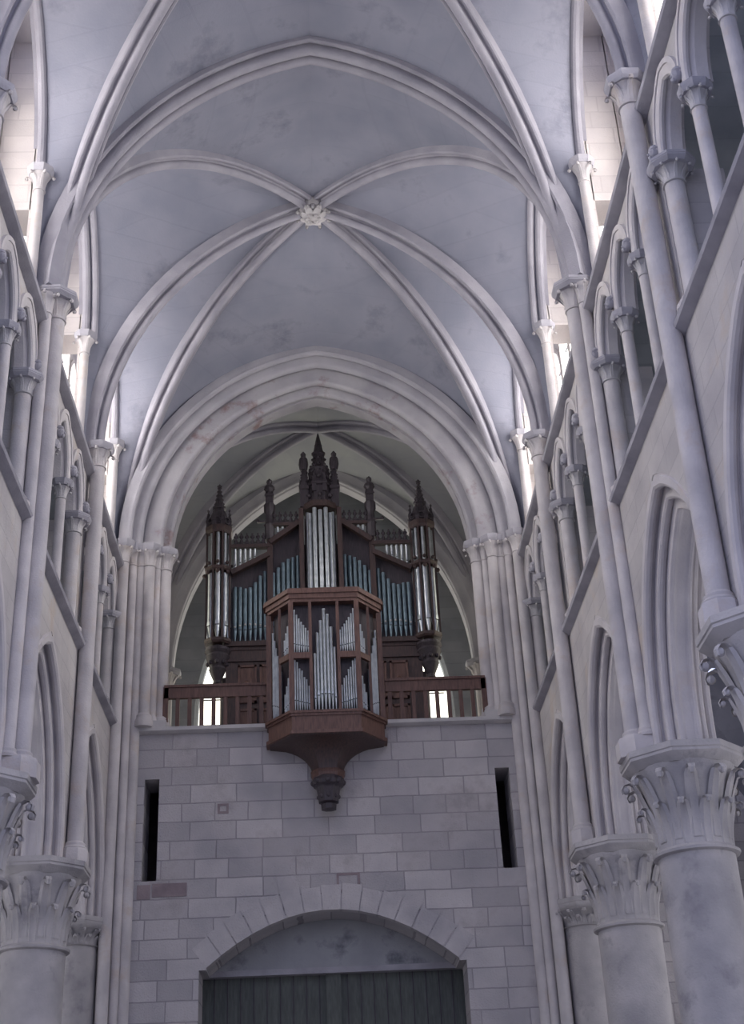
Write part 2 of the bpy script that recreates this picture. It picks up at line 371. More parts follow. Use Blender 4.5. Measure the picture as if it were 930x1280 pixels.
# door recess: tympanum, lintel, leaves, middle post
dr = struct('door_1', MB().box((-2.85, 30.35, 0), (-0.14, 30.45, 6.9)).box((0.14, 30.35, 0), (2.85, 30.45, 6.9)), M['door'], smooth=0)
pl = MB()
for i in range(9):
    for s in (-1, 1): pl.box((s*(0.3+0.28*i)-0.012, 30.33, 0.1), (s*(0.3+0.28*i)+0.012, 30.36, 6.8))
struct('door_plank', pl, M['dark_oak'], dr, 0)
struct('door_post', MB().box((-0.16, 30.25, 0), (0.16, 30.45, 6.8)), M['door'], dr, 0)
struct('tympanum_panel', MB().box((-2.9, 30.12, 6.86), (2.9, 30.5, 8.3)), M['plaster'], dr, 0)
struct('door_lintel', MB().box((-2.9, 30.10, 6.74), (2.9, 30.45, 6.86)), M['string'], dr, 0)

# ---------------------------------------------------------------- side walls
mapR = {s: (lambda s: (lambda u, v, w: (s*w, u, v)))(s) for s in (-1, 1)}
BC = [(Y[i]+Y[i+1])/2 for i in range(4)]
A_H, A_RISE, A_ST = 2.14, 3.22, 0.25            # outer arcade order
TR_X0, TR_X1 = 4.80, 5.15
nwin = [0]; ntrim = [1]
def side_wall(s, nm):
    mp = mapR[s]; mb = MB()
    for i in range(4):
        y0, y1 = Y[i], Y[i+1]+(0.28 if i == 3 else 0)
        p = panel(mp, y0, y1, ZCAP, Z_SILL, WF, 5.66, [(BC[i], A_H, ZCAP, ZCAP+A_ST, A_RISE)], 16); mb.add(p.v, p.f)
    w = struct('wall_'+nm, mb, M['wall'])
    # blind wall behind the triforium, its floor and the outer clerestory wall
    tb = MB()
    mn = lambda a, b: (min(s*a, s*b), max(s*a, s*b))
    x0, x1 = mn(6.75, 7.0); tb.box((x0, Y[0], Z_SILL-0.2), (x1, 29.3, 15.9))
    x0, x1 = mn(6.45, 6.75); tb.box((x0, Y[0], Z_SILL-0.2), (x1, 29.3, 12.75))
    x0, x1 = mn(5.66, 6.8); tb.box((x0, Y[0], Z_SILL-0.25), (x1, 29.3, Z_SILL)); x0, x1 = mn(4.9, 6.8); tb.box((x0, Y[0], 15.78), (x1, 29.3, 15.96))
    x0, x1 = mn(4.82, 7.0); tb.box((x0, 29.1, Z_SILL-0.2), (x1, 29.32, 16.0))
    struct('wall_'+nm+'_triforium', tb, M['tri'], smooth=0)
    # spandrel panel of the triforium and its end piers
    cl = MB()
    for i in range(4):
        y0, y1 = Y[i], Y[i+1]+(0.28 if i == 3 else 0)
        p = panel(mp, y0, y1, 14.62, Z_STR, TR_X0, TR_X1, [(BC[i]+k*1.44, 0.60, 14.62, 14.66, 0.92) for k in (-1, 0, 1)], 9); cl.add(p.v, p.f)
        a, b = mn(TR_X0, 5.7)
        for ya, yb in ((y0-0.0, BC[i]-2.24), (BC[i]+2.24, y1)): cl.box((a, ya, Z_SILL), (b, yb, 14.64))
        a, b = mn(TR_X0-0.02, TR_X1+0.1)
        cl.box((a, y0, Z_SILL), (b, y1, 12.14))
    struct('wall_'+nm+'_upper', cl, M['wall'])
    # clerestory
    ow = MB()
    for i in range(4):
        p = panel(mp, Y[i], Y[i+1], 15.86, 22.5, 5.96, 6.45, [(BC[i]+k*1.08, 0.45, 16.5, 20.2+(0.5 if k == 0 else 0), 0.75) for k in (-1, 0, 1)], 8); ow.add(p.v, p.f)
    a, b = mn(4.98, 6.45); ow.box((a, Y[0], 22.42), (b, 29.3, 22.6))
    struct('wall_'+nm+'_clerestory', ow, M['cross'], smooth=0)
    st = MB()
    for i in range(5):
        y0, y1 = Y[i]-0.36, Y[i]+0.36
        lint = 19.12 if i in (1, 3) else 18.2
        a, b = mn(5.76, 5.98); st.box((a, y0, 15.9), (b, y1, 22.45))
        a, b = mn(4.96, 5.12); st.box((a, y0, 15.9), (b, y1, 22.45))
        a, b = mn(5.10, 5.78); st.box((a, y0, lint), (b, y1, 22.45))
        if i == 4: st.box((min(s*4.96, s*6.7), 28.95, 15.9), (max(s*4.96, s*6.7), 29.3, 22.5))
    struct('wall_'+nm+'_buttress', st, M['cross'], smooth=0)
    # windows
    for i in range(4):
        nwin[0] += 1
        fr = MB(); gl = MB(); ld = MB()
        for k in (-1, 0, 1):
            yc = BC[i]+k*1.08; vs = 20.2+(0.5 if k == 0 else 0)
            path = full((s*5.98, yc-0.45), (s*5.98, yc+0.45), 16.5, 0.75, 8, 0, vs-16.5)
            fr.sweep(path, planeB((s*5.98, yc-0.45), (s*5.98, yc+0.45)), [(-0.06, 0.07), (-0.06, -0.03), (0.06, -0.03), (0.06, 0.07)])
            gp = full((s*6.10, yc-0.45), (s*6.10, yc+0.45), 16.5, 0.75, 8, 0, vs-16.5)
            n = len(gp); gl.add([tuple(p) for p in gp]+[(p.x+s*0.02, p.y, p.z) for p in gp], [tuple(range(n)), tuple(range(2*n-1, n-1, -1))])
            ld.box((min(s*6.06, s*6.09), yc-0.012, 16.5), (max(s*6.06, s*6.09), yc+0.012, vs+0.7))
            for q in range(7): ld.box((min(s*6.06, s*6.09), yc-0.45, 16.9+q*0.6), (max(s*6.06, s*6.09), yc+0.45, 16.93+q*0.6))
        wo = struct('window_%d' % nwin[0], fr, M['cross'])
        struct('window_glass', gl, M['g_clere'], wo, 0); struct('window_lead', ld, M['lead'], wo, 0)
    # string courses
    SP = [(-0.14, 0.0), (-0.16, -0.05), (-0.10, -0.13), (-0.02, -0.19), (0.06, -0.19), (0.06, 0.06), (-0.02, 0.06)]
    for z, x, e in ((Z_SILL, WF, 0.0), (Z_STR, WF+0.02, 0.0)):
        ntrim[0] += 1
        pth = [(s*x, Y[0], z), (s*x, 29.1, z)]
        struct('trim_%d' % ntrim[0], MB().sweep(pth, (s, 0, 0), SP if s == -1 else [(a, b) for a, b in SP]), M['string']) if s == 1 else \
            struct('trim_%d' % ntrim[0], MB().sweep(pth[::-1], (s, 0, 0), SP), M['string'])
    # aisle: outer wall with lancets and a plain groined ceiling
    aw = MB()
    for i in range(4):
        p = panel(mp, Y[i], Y[i+1]+(0.5 if i == 3 else 0), 0, 12.2, 9.6, 10.2, [(BC[i], 0.8, 3.5, 8.0, 1.6)], 8); aw.add(p.v, p.f)
    struct('wall_'+nm+'_aisle', aw, M['wall'], smooth=0)
    for i in range(4):
        nwin[0] += 1
        gp = full((s*9.9, BC[i]-0.8), (s*9.9, BC[i]+0.8), 3.5, 1.6, 8, 0, 4.5); n = len(gp)
        wo = struct('window_%d' % nwin[0], MB().add([tuple(p) for p in gp]+[(p.x+s*0.03, p.y, p.z) for p in gp], [tuple(range(n)), tuple(range(2*n-1, n-1, -1))]), M['g_aisle'], smooth=0)
        lb = MB().box((min(s*9.85, s*9.9), BC[i]-0.05, 3.5), (max(s*9.85, s*9.9), BC[i]+0.05, 9.5))
        struct('window_lead', lb, M['lead'], wo, 0)
    cm = MB(); xa, xb = s*5.6, s*9.6; xm = (xa+xb)/2
    for i in range(4):
        y0, y1, ym = Y[i]+0.1, Y[i+1]-0.1, BC[i]
        zc, rz = 7.9, 3.4
        for xx, yy, in ((xa, y0), (xa, y1), (xb, y0), (xb, y1)):
            D = half((xx, yy), (xm, ym), zc, rz, 12); F1 = half((xx, yy), (xx, ym), zc, rz-0.1, 12); F2 = half((xx, yy), (xm, yy), zc, rz-0.1, 12)
            cm.grid(D, F1, 3); cm.grid(D, F2, 3)
        cm.box((min(xa, xb), Y[i+1]-0.14, 11.2), (max(xa, xb), Y[i+1]+0.14, 11.6))
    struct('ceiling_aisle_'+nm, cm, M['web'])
for s, nm in SIDES: side_wall(s, nm)

# ---------------------------------------------------------------- vaults
HW, HF = 4.50, 4.95                                # springing and wall-rib half widths
FZ, FAP = 19.05, 22.20
BOSS = [(Y[1], 22.45), (Y[3]-0.28, 22.43)]
TRZ = {0: 22.3, 2: 22.28, 4: 21.62}
OFFW = 0.27
def trans(s, j, off=0.0, n=20):
    return half((s*HW, Y[j]), (0, Y[j]), ZS, TRZ[j]-ZS, n, off)
def diag(s, j, b, off=0.0, n=20):
    return half((s*HW, Y[j]), (0, BOSS[b][0]), ZS, BOSS[b][1]-ZS, n, off)
def former(s, i, end, off=0.0, n=20):
    y0 = Y[i]+0.45 if end == 0 else Y[i+1]-0.45
    h = half((s*HF, y0), (s*HF, BC[i]), ZS, FAP-FZ, n-6, off, FZ-ZS)
    return h
def resample(P, n):
    L = [0]
    for a, b in zip(P, P[1:]): L.append(L[-1]+(b-a).length)
    out = []; k = 0
    for i in range(n+1):
        t = L[-1]*i/n
        while k < len(L)-2 and L[k+1] < t: k += 1
        out.append(P[k].lerp(P[k+1], (t-L[k])/max(1e-9, L[k+1]-L[k])))
    return out
web = MB()
for b, (ja, jm, jb) in enumerate(((0, 1, 2), (2, 3, 4))):
    for s in (-1, 1):
        Ta, Da, Mi, Db, Tb = (resample(p, 28) for p in (trans(s, ja, OFFW), diag(s, ja, b, OFFW), diag(s, jm, b, OFFW), diag(s, jb, b, OFFW), trans(s, jb, OFFW)))
        Da[-1] = Mi[-1] = Db[-1] = Vector((0, BOSS[b][0], BOSS[b][1]+OFFW))
        web.grid(Ta, Da, 6); web.grid(Tb, Db, 6)
        web.grid(Da, resample(former(s, ja, 0, 0.1), 28), 6); web.grid(Mi, resample(former(s, ja, 1, 0.1), 28), 6)
        web.grid(Mi, resample(former(s, jm, 0, 0.1), 28), 6); web.grid(Db, resample(former(s, jm, 1, 0.1), 28), 6)
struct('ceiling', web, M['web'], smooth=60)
RH = [(-.20,.42),(-.20,.24)]+roll(-.155,.20,.05,160,340,4)+[(-.075,.19),(-.055,.15)]+roll(0,.08,.085,140,270,5)
RIB = RH+[(-a, b) for a, b in RH[-2::-1]]
TH = [(-.32,.44),(-.32,.27)]+roll(-.27,.22,.055,160,340,4)+[(-.2,.21)]+roll(-.12,.10,.10,150,350,6)+[(-.02,.16)]
TRV = TH+[(-a, b) for a, b in TH[::-1]]
FRM = [(-.22,.30),(-.22,.20)]+roll(-.15,.14,.075,165,350,5)+[(-.055,.17)]+roll(.03,.07,.085,165,345,5)+[(.13,.14),(.2,.14),(.2,.30)]
def rib_half(P, B, prof): return MB().sweep(P, B, prof)
def bnear(i): return 'organ' if i == 1 else 'camera'
for b, (ja, jm, jb) in enumerate(((0, 1, 2), (2, 3, 4))):
    vn = 'vault nearest the organ' if b == 1 else 'vault nearest the viewer'
    for s, nm in SIDES:
        for j, what in ((ja, 'front diagonal'), (jm, 'middle cross'), (jb, 'rear diagonal')):
            P = diag(s, j, b); d = (Vector((0, BOSS[b][0]))-Vector((s*HW, Y[j]))).normalized()
            o = rib_half(P, Vector((-d.y, d.x, 0)), RIB).build('vault_rib', M['rib'])
            tag(o, '%s stone rib from the %s wall in the %s' % (what, nm, vn), 'vault rib', 'vault ribs')
    # boss
    yb, zb = BOSS[b]
    o = MB().lathe([(0.05, -0.14), (0.2, -0.12), (0.3, 0.02), (0.34, 0.15), (0.3, 0.4)], 16, (0, yb, zb))
    for q in range(8): leaf(o, q*PI/4+PI/8, [(0.12, -0.12), (0.2, -0.13), (0.3, -0.08)], 0.1, 0.08, (0, yb, zb))
    for q in range(12): o.ball((0.27*math.cos(q*PI/6), yb+0.27*math.sin(q*PI/6), zb+0.0), 0.075, 6)
    for q in range(6): o.ball((0.13*math.cos(q*PI/3), yb+0.13*math.sin(q*PI/3), zb-0.13), 0.06, 6)
    o = o.build('vault_boss', M['pier']); tag(o, 'carved leafy keystone boss where the ribs of the %s meet' % vn, 'boss', 'vault bosses')
for j in (2,):
    P = full((-HW, Y[j]), (HW, Y[j]), ZS, TRZ[j]-ZS, 22)
    o = MB().sweep(P, planeB((-1, 0), (1, 0)), TRV).build('transverse_arch', M['rib'])
    tag(o, 'pointed transverse arch crossing the nave in front of the leafy boss', 'arch')
# thick arch at the organ wall: outer roll and two inner orders
o = thing('organ_arch', 'thick pointed arch of several orders framing the organ gallery', 'arch', (0, 29.0, ZS))
P = full((-4.12, 28.9), (4.12, 28.9), ZS, 21.35-ZS, 24)
MB().sweep(P, planeB((-1, 0), (1, 0)), [(-.34,.66),(-.34,.52)]+roll(-.26,.44,.085,150,345,5)+[(-.15,.44),(-.13,.30)]+roll(-.02,.24,.11,160,345,6)+[(.09,.27),(.12,.12)]+roll(.22,.08,.085,160,340,5)+[(.34,.12),(.6,.12),(.6,.66)]).build('outer_order', M['organ_arch'], o)
P = full((-3.62, 29.4), (3.62, 29.4), ZS, 20.92-ZS, 24)
MB().sweep(P, planeB((-1, 0), (1, 0)), [(-.40,.62),(-.40,.36)]+roll(-.31,.26,.10,160,345,6)+[(-.19,.30),(-.17,.14)]+roll(-.06,.085,.10,165,340,6)+[(.06,.12),(.10,.0),(.45,0.0),(.5,.3),(.5,.62)]).build('inner_order', M['worn'], o)
# diaphragm above that arch
dp = panel(mapx, -5.0, 5.0, ZS, 23.2, 28.95, 29.9, [(0, 4.45, ZS, ZS, 5.35)], 20)
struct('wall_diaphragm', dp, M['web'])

# wall ribs and their shafts (clerestory)
for s, nm in SIDES:
    for i in range(4):
        ya, yb = Y[i]+0.45, Y[i+1]-0.45
        P = full((s*HF, ya), (s*HF, yb), FZ+0.02, FAP-FZ, 16)
        B = planeB((s*HF, ya), (s*HF, yb))
        prof = FRM if B.x*s < 0 else [(-a, b_) for a, b_ in reversed(FRM)]
        prof = [(-a, b_) for a, b_ in reversed(prof)]
        o = MB().sweep(P, B, prof).build('wall_rib', M['rib'])
        tag(o, 'pointed wall rib round the %s clerestory window of the %s' % (nm, BAY[i]), 'wall rib', 'wall ribs')
        for e, yy in ((0, ya), (1, yb)):
            if i == 0 and e == 0: continue
            end = 'nearer the viewer' if e == 0 else 'nearer the organ'
            t = thing('wall_rib_shaft', '%s clerestory shaft under a wall rib, %s, %s' % (nm, end, BAY[i]), 'shaft', (s*HF, yy, Z_STR), 'clerestory shafts')
            MB().lathe([(0.095, 0), (0.095, FZ-0.52-Z_STR)], 14, (s*HF, yy, Z_STR)).build('shaft', M['shaft'], t)
            capital(0.10, 0.20, 0.36, 0, 6, (s*HF, yy, FZ-0.52)).build('capital', M['shaft'], t)
            abacus(0.25, 0.15, (s*HF, yy, FZ-0.16)).build('abacus', M['string'], t)

# ---------------------------------------------------------------- organ chamber behind the arch
CY0, CY1, CZF = 29.9, 34.2, Z_SILL-0.1
struct('floor_gallery', MB().box((-6.2, 30.1, CZF-0.3), (6.2, 37.6, CZF)), M['floor'])
chm = MB(); CHW, CZS, CB = 4.25, 15.9, (32.1, 21.5)
def cdiag(s, y, off): return half((s*CHW, y), (0, CB[0]), CZS, CB[1]-CZS, 20, off)
def ctr(s, y, ap, off): return half((s*CHW, y), (0, y), CZS, ap-CZS, 20, off)
def cfo(s, y, off): return half((s*4.6, y), (s*4.6, CB[0]), CZS, 20.9-CZS-1.6, 14, off, 1.6)
for s in (-1, 1):
    A = resample(cdiag(s, CY0, .2), 24); B2 = resample(cdiag(s, CY1, .2), 24)
    A[-1] = B2[-1] = Vector((0, CB[0], CB[1]+.2))
    chm.grid(A, resample(ctr(s, CY0, 21.5, .2), 24), 4); chm.grid(B2, resample(ctr(s, CY1, 21.3, .2), 24), 4)
    chm.grid(A, resample(cfo(s, CY0, .0), 24), 4); chm.grid(B2, resample(cfo(s, CY1, .0), 24), 4)
struct('ceiling_gallery', chm, M['web_rear'], smooth=60)
for s, nm in SIDES:
    for yy, w in ((CY0, 'front'), (CY1, 'rear')):
        d = (Vector((0, CB[0]))-Vector((s*CHW, yy))).normalized()
        o = MB().sweep(cdiag(s, yy, 0), Vector((-d.y, d.x, 0)), RIB).build('vault_rib', M['rib'])
        tag(o, '%s rib on the %s in the small vault above the organ' % (w, nm), 'vault rib', 'vault ribs')
P = full((-4.08, CY1+0.1), (4.08, CY1+0.1), 15.4, 21.35-15.4, 24)
o = MB().sweep(P, planeB((-1, 0), (1, 0)), [(-.3,.6),(-.3,.25),(-.18,.12)]+roll(-.08,.08,.08,180,340,5)+[(.05,.0),(.4,.0),(.4,.6)]).build('rear_arch', M['organ_arch'])
tag(o, 'plain pointed arch of pale stone behind the organ case', 'arch')
for s, nm in SIDES:
    t = thing('respond_capital', 'small corbel capital carrying the %s end of the arch behind the organ' % nm, 'capital', (s*4.25, CY1+0.1, 14.9))
    capital(0.2, 0.32, 0.4, 0, 6, (s*4.25, CY1+0.1, 14.9)).build('capital', M['shaft'], t)
    abacus(0.42, 0.14, (s*4.25, CY1+0.1, 15.28)).build('abacus', M['string'], t)
    MB().lathe([(0.18, 0), (0.18, 14.9-CZF)], 14, (s*4.25, CY1+0.1, CZF)).build('shaft', M['shaft'], t)
    mp = mapR[s]
    p = panel(mp, 29.9, 36.6, CZF, 22.0, 4.62, 5.2, [(32.0, 0.95, 13.0, 16.6, 1.7)], 10)
    struct('wall_%s_gallery' % nm, p, M['cross'], smooth=0)
    nwin[0] += 1
    gp = full((s*4.95, 31.05), (s*4.95, 32.95), 13.0, 1.7, 8, 0, 3.6); n = len(gp)
    wo = struct('window_%d' % nwin[0], MB().sweep(gp, planeB((s, 31.05), (s, 32.95)), [(-.05,.06),(-.05,-.05),(.05,-.05),(.05,.06)]), M['cross'])
    struct('window_glass', MB().add([tuple(p_) for p_ in gp]+[(p_.x+s*0.02, p_.y, p_.z) for p_ in gp], [tuple(range(n)), tuple(range(2*n-1, n-1, -1))]), M['g_side'], wo, 0)
# west wall with the large window
WH, WZ0, WSP, WR = 3.66, 12.6, 14.6, 5.6
p = panel(mapx, -5.2, 5.2, CZF, 22.6, 36.0, 36.6, [(0, WH, WZ0, WSP, WR)], 18)
struct('wall_west', p, M['tri'], smooth=0)
p = panel(mapx, -5.2, 5.2, CZF, 23.0, CY1+0.2, CY1+0.5, [(0, 4.35, CZF, 15.4, 6.2)], 18)
struct('wall_west_arch', p, M['web_rear'])
cmb = MB().box((-5.2, CY1+0.4, 22.0), (5.2, 36.6, 22.3)); struct('ceiling_west', cmb, M['web_rear'], smooth=0)
nwin[0] += 1
gp = full((-WH, 36.15), (WH, 36.15), WZ0, WR, 16, 0, WSP-WZ0); n = len(gp)
fr = MB().sweep(gp, planeB((-1, 0), (1, 0)), [(-.2,.1),(-.2,-.02),(-.1,-.12),(.1,-.12),(.1,.1)])
for x in (-1.2, 1.2): fr.box((x-0.09, 36.1, WZ0), (x+0.09, 36.3, WSP+4.2))
wo = struct('window_%d' % nwin[0], fr, M['tri'])
g2 = [(p_.x, 36.32, p_.z) for p_ in gp]
struct('window_glass', MB().add(g2+[(a, b+0.02, c) for a, b, c in g2], [tuple(range(n)), tuple(range(2*n-1, n-1, -1))]), M['g_west'], wo, 0)
ld = MB()
for q in range(9): ld.box((-3.4, 36.27, WZ0+0.45+0.75*q), (3.4, 36.3, WZ0+0.48+0.75*q)) if q < 4 else None
for x in (-2.9, -1.9, 1.9, 2.9): ld.box((x-0.012, 36.27, WZ0), (x+0.012, 36.3, WSP+2.2))
struct('window_lead', ld, M['lead'], wo, 0)

# ---------------------------------------------------------------- great columns
def column(s, nm, j):
    y = Y[j]; last = j == 4
    if last: y = 28.85
    lab = ('engaged stone column with leafy capital beside the %s end of the organ wall' % nm) if last else \
          ('thick round stone column with leafy capital on the %s, %s from the organ wall' % (nm, {3: 'first', 2: 'second', 1: 'third', 0: 'fourth'}[j]))
    cx = s*(5.25 if last else CX); rc = 0.42 if last else 0.55
    t = thing('pier_column', lab, 'column', (cx, y, 0), 'arcade columns')
    zc = 7.2 if last else 6.28
    MB().lathe([(rc*1.03, 0.55), (rc, 1.2), (rc, zc)], 32, (cx, y, 0)).build('shaft', M['pier'], t)
    base_mold(rc, 0.35, (cx, y, 0.25)).build('base', M['pier'], t)
    MB().lathe([(rc*1.75, 0), (rc*1.75, 0.26)], 8, (cx, y, 0), PI/8).build('plinth', M['pier'], t)
    capital(rc*0.985, rc*1.45, 7.52-zc, 12, 12, (cx, y, zc), PI/8).build('capital', M['pier'], t)
    abacus(0.62 if last else 0.93, 0.26, (cx, y, 7.50)).build('abacus', M['pier'], t)
for s, nm in SIDES:
    for j in (0, 1, 2, 3, 4): column(s, nm, j)

# arcade arches, three orders of rolls
def arch_profile():
    h = [(-.43,.66),(-.43,.50),(-.47,.48)]+roll(-.40,.40,.07,160,350,5)+[(-.30,.40),(-.29,.30)]+roll(-.24,.22,.065,165,345,5)+[(-.175,.2),(-.17,.10)]+roll(-.12,.055,.055,180,330,4)+[(-.05,.03)]
    return h+[(-a, b) for a, b in reversed(h)]
AP = arch_profile()
for s, nm in SIDES:
    for i in range(4):
        hi, ri = A_H-0.46, A_RISE-0.58
        P = full((s*CX, BC[i]-hi), (s*CX, BC[i]+hi), ZCAP, ri, 18, 0, A_ST)
        o = MB().sweep(P, planeB((0, -1), (0, 1)), AP).build('arcade_arch', M['arch'])
        tag(o, 'moulded pointed arcade arch on the %s side, %s' % (nm, BAY[i]), 'arch', 'arcade arches')

# ---------------------------------------------------------------- vaulting shafts
def vshaft(s, nm, j):
    y = Y[j]; x = s*4.60; big = j in (0, 2)
    t = thing('vaulting_shaft', '%s vaulting shaft on the %s wall, %s from the organ wall' % ('clustered triple' if big else 'slender single', nm, {3: 'first', 2: 'second', 1: 'third', 0: 'fourth'}[j]), 'shaft', (x, y, ZCAP), 'vaulting shafts')
    spots = [(0, 0, 0.15)] if not big else [(-0.05, 0, 0.145), (0.09, -0.22, 0.10), (0.09, 0.22, 0.10)]
    pl = MB().lathe([(0.27 if not big else 0.36, 0), (0.27 if not big else 0.36, 0.26), (0.24 if not big else 0.33, 0.30)], 8, (x, y, ZCAP), PI/8)
    pl.build('plinth', M['shaft'], t)
    for dx, dy, r in spots:
        xx, yy = x+s*dx, y+dy
        MB().lathe([(r*1.45, 0), (r*1.5, 0.04), (r*1.25, 0.08), (r*1.28, 0.12), (r, 0.16), (r, 16.0-ZCAP-0.28)], 20, (xx, yy, ZCAP+0.28)).build('shaft', M['shaft'], t)
        capital(r*1.02, r*1.75, 0.40, 0, 6, (xx, yy, 15.96), PI/6).build('capital', M['shaft'], t)
    abacus(0.33 if not big else 0.42, 0.15, (x, y, 16.34)).build('abacus', M['string'], t)
for s, nm in SIDES:
    for j in (0, 1, 2, 3): vshaft(s, nm, j)
# clustered responds at the organ wall
for s, nm in SIDES:
    t = thing('clustered_respond', 'cluster of tall shafts with capitals at the %s side of the organ arch' % nm, 'pier', (s*4.4, 29.0, 0), 'clustered responds')
    MB().box((min(s*4.3, s*5.6), 28.98, 0), (max(s*4.3, s*5.6), 29.3, Z_SILL)).build('core', M['wall'], t, 0)
    MB().box((min(s*3.72, s*5.0), 29.22, Z_SILL), (max(s*3.72, s*5.0), 29.95, 16.45)).build('core', M['wall'], t, 0)
    for x, y, r, z0 in ((4.66, 28.72, .13, 0), (4.46, 28.90, .10, 0), (4.28, 29.0, .12, 0), (4.08, 28.98, .13, Z_SILL), (3.92, 29.12, .09, Z_SILL), (3.74, 29.26, .15, Z_SILL)):
        MB().lathe([(r*1.6, 0), (r*1.6, .14), (r*1.35, .2), (r*1.4, .26), (r, .33), (r, 15.95-z0)], 18, (s*x, y, z0)).build('shaft', M['shaft'], t)
        capital(r*1.02, r*1.7, 0.38, 0, 6, (s*x, y, 15.93), 0.3).build('capital', M['shaft'], t)
        abacus(r*2.1, 0.17, (s*x, y, 16.31)).build('abacus', M['string'], t)
    MB().box((min(s*3.58, s*4.25), 28.98, Z_SILL), (max(s*3.58, s*4.25), 29.5, 12.12)).build('plinth', M['pale'], t, 0)

# ---------------------------------------------------------------- triforium
CAPZ = 14.24
def colonnette(x, y, r, lab, grp, name='colonnette'):
    t = thing(name, lab, 'column', (x, y, 12.14), grp)
    MB().lathe([(r*2.0, 0), (r*2.0, .07), (r*1.5, .12), (r*1.6, .16), (r*1.05, .22)], 16, (x, y, 12.14)).build('base', M['shaft'], t)
    MB().lathe([(r*1.03, .2), (r, 1.0), (r, CAPZ-12.14)], 16, (x, y, 12.14)).build('shaft', M['shaft'], t)
    capital(r*1.03, r*1.8, 0.27, 0, 8, (x, y, CAPZ)).build('capital', M['pale'], t)
    abacus(r*2.45, 0.13, (x, y, CAPZ+0.25), 8).build('abacus', M['string'], t)
TRA = [(-.17,.20),(-.17,.09)]+roll(-.11,.05,.05,170,350,4)+[(-.04,.03),(.0,0),(.16,0.0),(.16,.20)]
for s, nm in SIDES:
    for i in range(4):
        for k, w in ((-0.72, 'nearer the viewer'), (0.72, 'nearer the organ')):
            colonnette(s*4.93, BC[i]+k, 0.095, 'slender %s triforium colonnette %s, %s' % (nm, w, BAY[i]), 'triforium colonnettes')
        for k, w in ((-2.14, 'near jamb'), (2.14, 'far jamb')):
            if i == 0 and k < 0: continue
            colonnette(s*4.93, BC[i]+k, 0.14, 'stout %s triforium column at the %s, %s' % (nm, w, BAY[i]), 'triforium jamb columns', 'jamb_column')
        for k, w in ((-1, 'first'), (0, 'middle'), (1, 'last')):
            ya, yb = BC[i]+k*1.44-0.56, BC[i]+k*1.44+0.56
            P = full((s*4.94, ya), (s*4.94, yb), 14.62, 0.86, 9, 0, 0.04)
            B = planeB((s*4.94, ya), (s*4.94, yb)); prof = TRA if B.x*s > 0 else [(-a, b_) for a, b_ in reversed(TRA)]
            o = MB().sweep(P, B, prof)
            HP = full((s*4.80, ya-0.10), (s*4.80, yb+0.10), 14.86, 0.82, 9)
            HB = planeB((s*4.8, ya), (s*4.8, yb))
            o.sweep(HP, HB, [(-.05,.06),(-.05,-.02),(.05,-.02),(.05,.06)])
            o = o.build('triforium_arch', M['arch'])
            tag(o, '%s small pointed arch of the %s triforium, %s' % (w, nm, BAY[i]), 'arch', 'triforium arches')
        for k, w in ((-0.72, 'nearer the viewer'), (0.72, 'nearer the organ'), (2.16, 'at the far jamb')):
            hx, hy, hz = s*4.73, BC[i]+k, 14.84
            o = MB().ball((hx, hy, hz), 0.085, 10, 1.25).ball((hx-s*0.075, hy, hz-0.01), 0.025, 6).ball((hx-s*0.05, hy, hz-0.07), 0.045, 6).ball((hx-s*0.055, hy-0.03, hz+0.03), 0.018, 6).ball((hx-s*0.055, hy+0.03, hz+0.03), 0.018, 6)
            o.lathe([(0.07, 0), (0.095, 0.05), (0.08, 0.1), (0.03, 0.13)], 10, (hx+s*0.02, hy, hz+0.01))
            o = o.build('carved_head', M['string']); tag(o, 'small carved head %s, %s triforium, %s' % (w, nm, BAY[i]), 'carving', 'carved heads of the triforium')

# ---------------------------------------------------------------- organ pieces
def pipe(mb, mo, x, y, z0, z1, r, face=(0, -1), n=12):
    """foot, mouth and body; mo collects the dark mouths"""
    L = z1-z0; f = min(0.14*L+0.05, 0.34)
    mb.lathe([(r*0.35, 0), (r*0.98, f), (r, f+0.02), (r, L-0.02), (r*1.03, L-0.018), (r*1.03, L), (r*0.86, L), (r*0.8, L-0.1)], n, (x, y, z0))
    d = Vector((face[0], face[1], 0)).normalized(); t = Vector((-d.y, d.x, 0)); c = Vector((x, y, z0+f+0.02))
    w = r*0.62; hh = r*0.95
    # leaf shaped mouth shield and slot
    vs = []
    for a, b in ((-w, 0), (w, 0), (w*0.85, hh), (0, hh*2.2), (-w*0.85, hh)): vs.append(c+d*(r*1.02)+t*a+Vector((0,0,b+0.02)))
    vs += [p-d*r*0.3 for p in vs]
    mb.add(vs, [(0,1,2,3,4)]+[(i, 5+i, 5+(i+1) % 5, (i+1) % 5) for i in range(5)])
    a = c+d*r*0.86
    mo.add([a-t*w+d*r*.2, a+t*w+d*r*.2, a+t*w+d*r*.2+Vector((0,0,.022)), a-t*w+d*r*.2+Vector((0,0,.022)), a-t*w, a+t*w, a+t*w+Vector((0,0,.022)), a-t*w+Vector((0,0,.022))],
           [(0,1,2,3),(4,7,6,5),(0,3,7,4),(1,5,6,2),(3,2,6,7),(0,4,5,1)])
def add_pipe(parent, x, y, z0, z1, r, face=(0, -1), mat='tin'):
    mb = MB(); mo = MB(); pipe(mb, mo, x, y, z0, z1, r, face)
    o = mb.build('organ_pipe', M[mat], parent); mo.build('pipe_mouth', M['void'], o, 0); return o
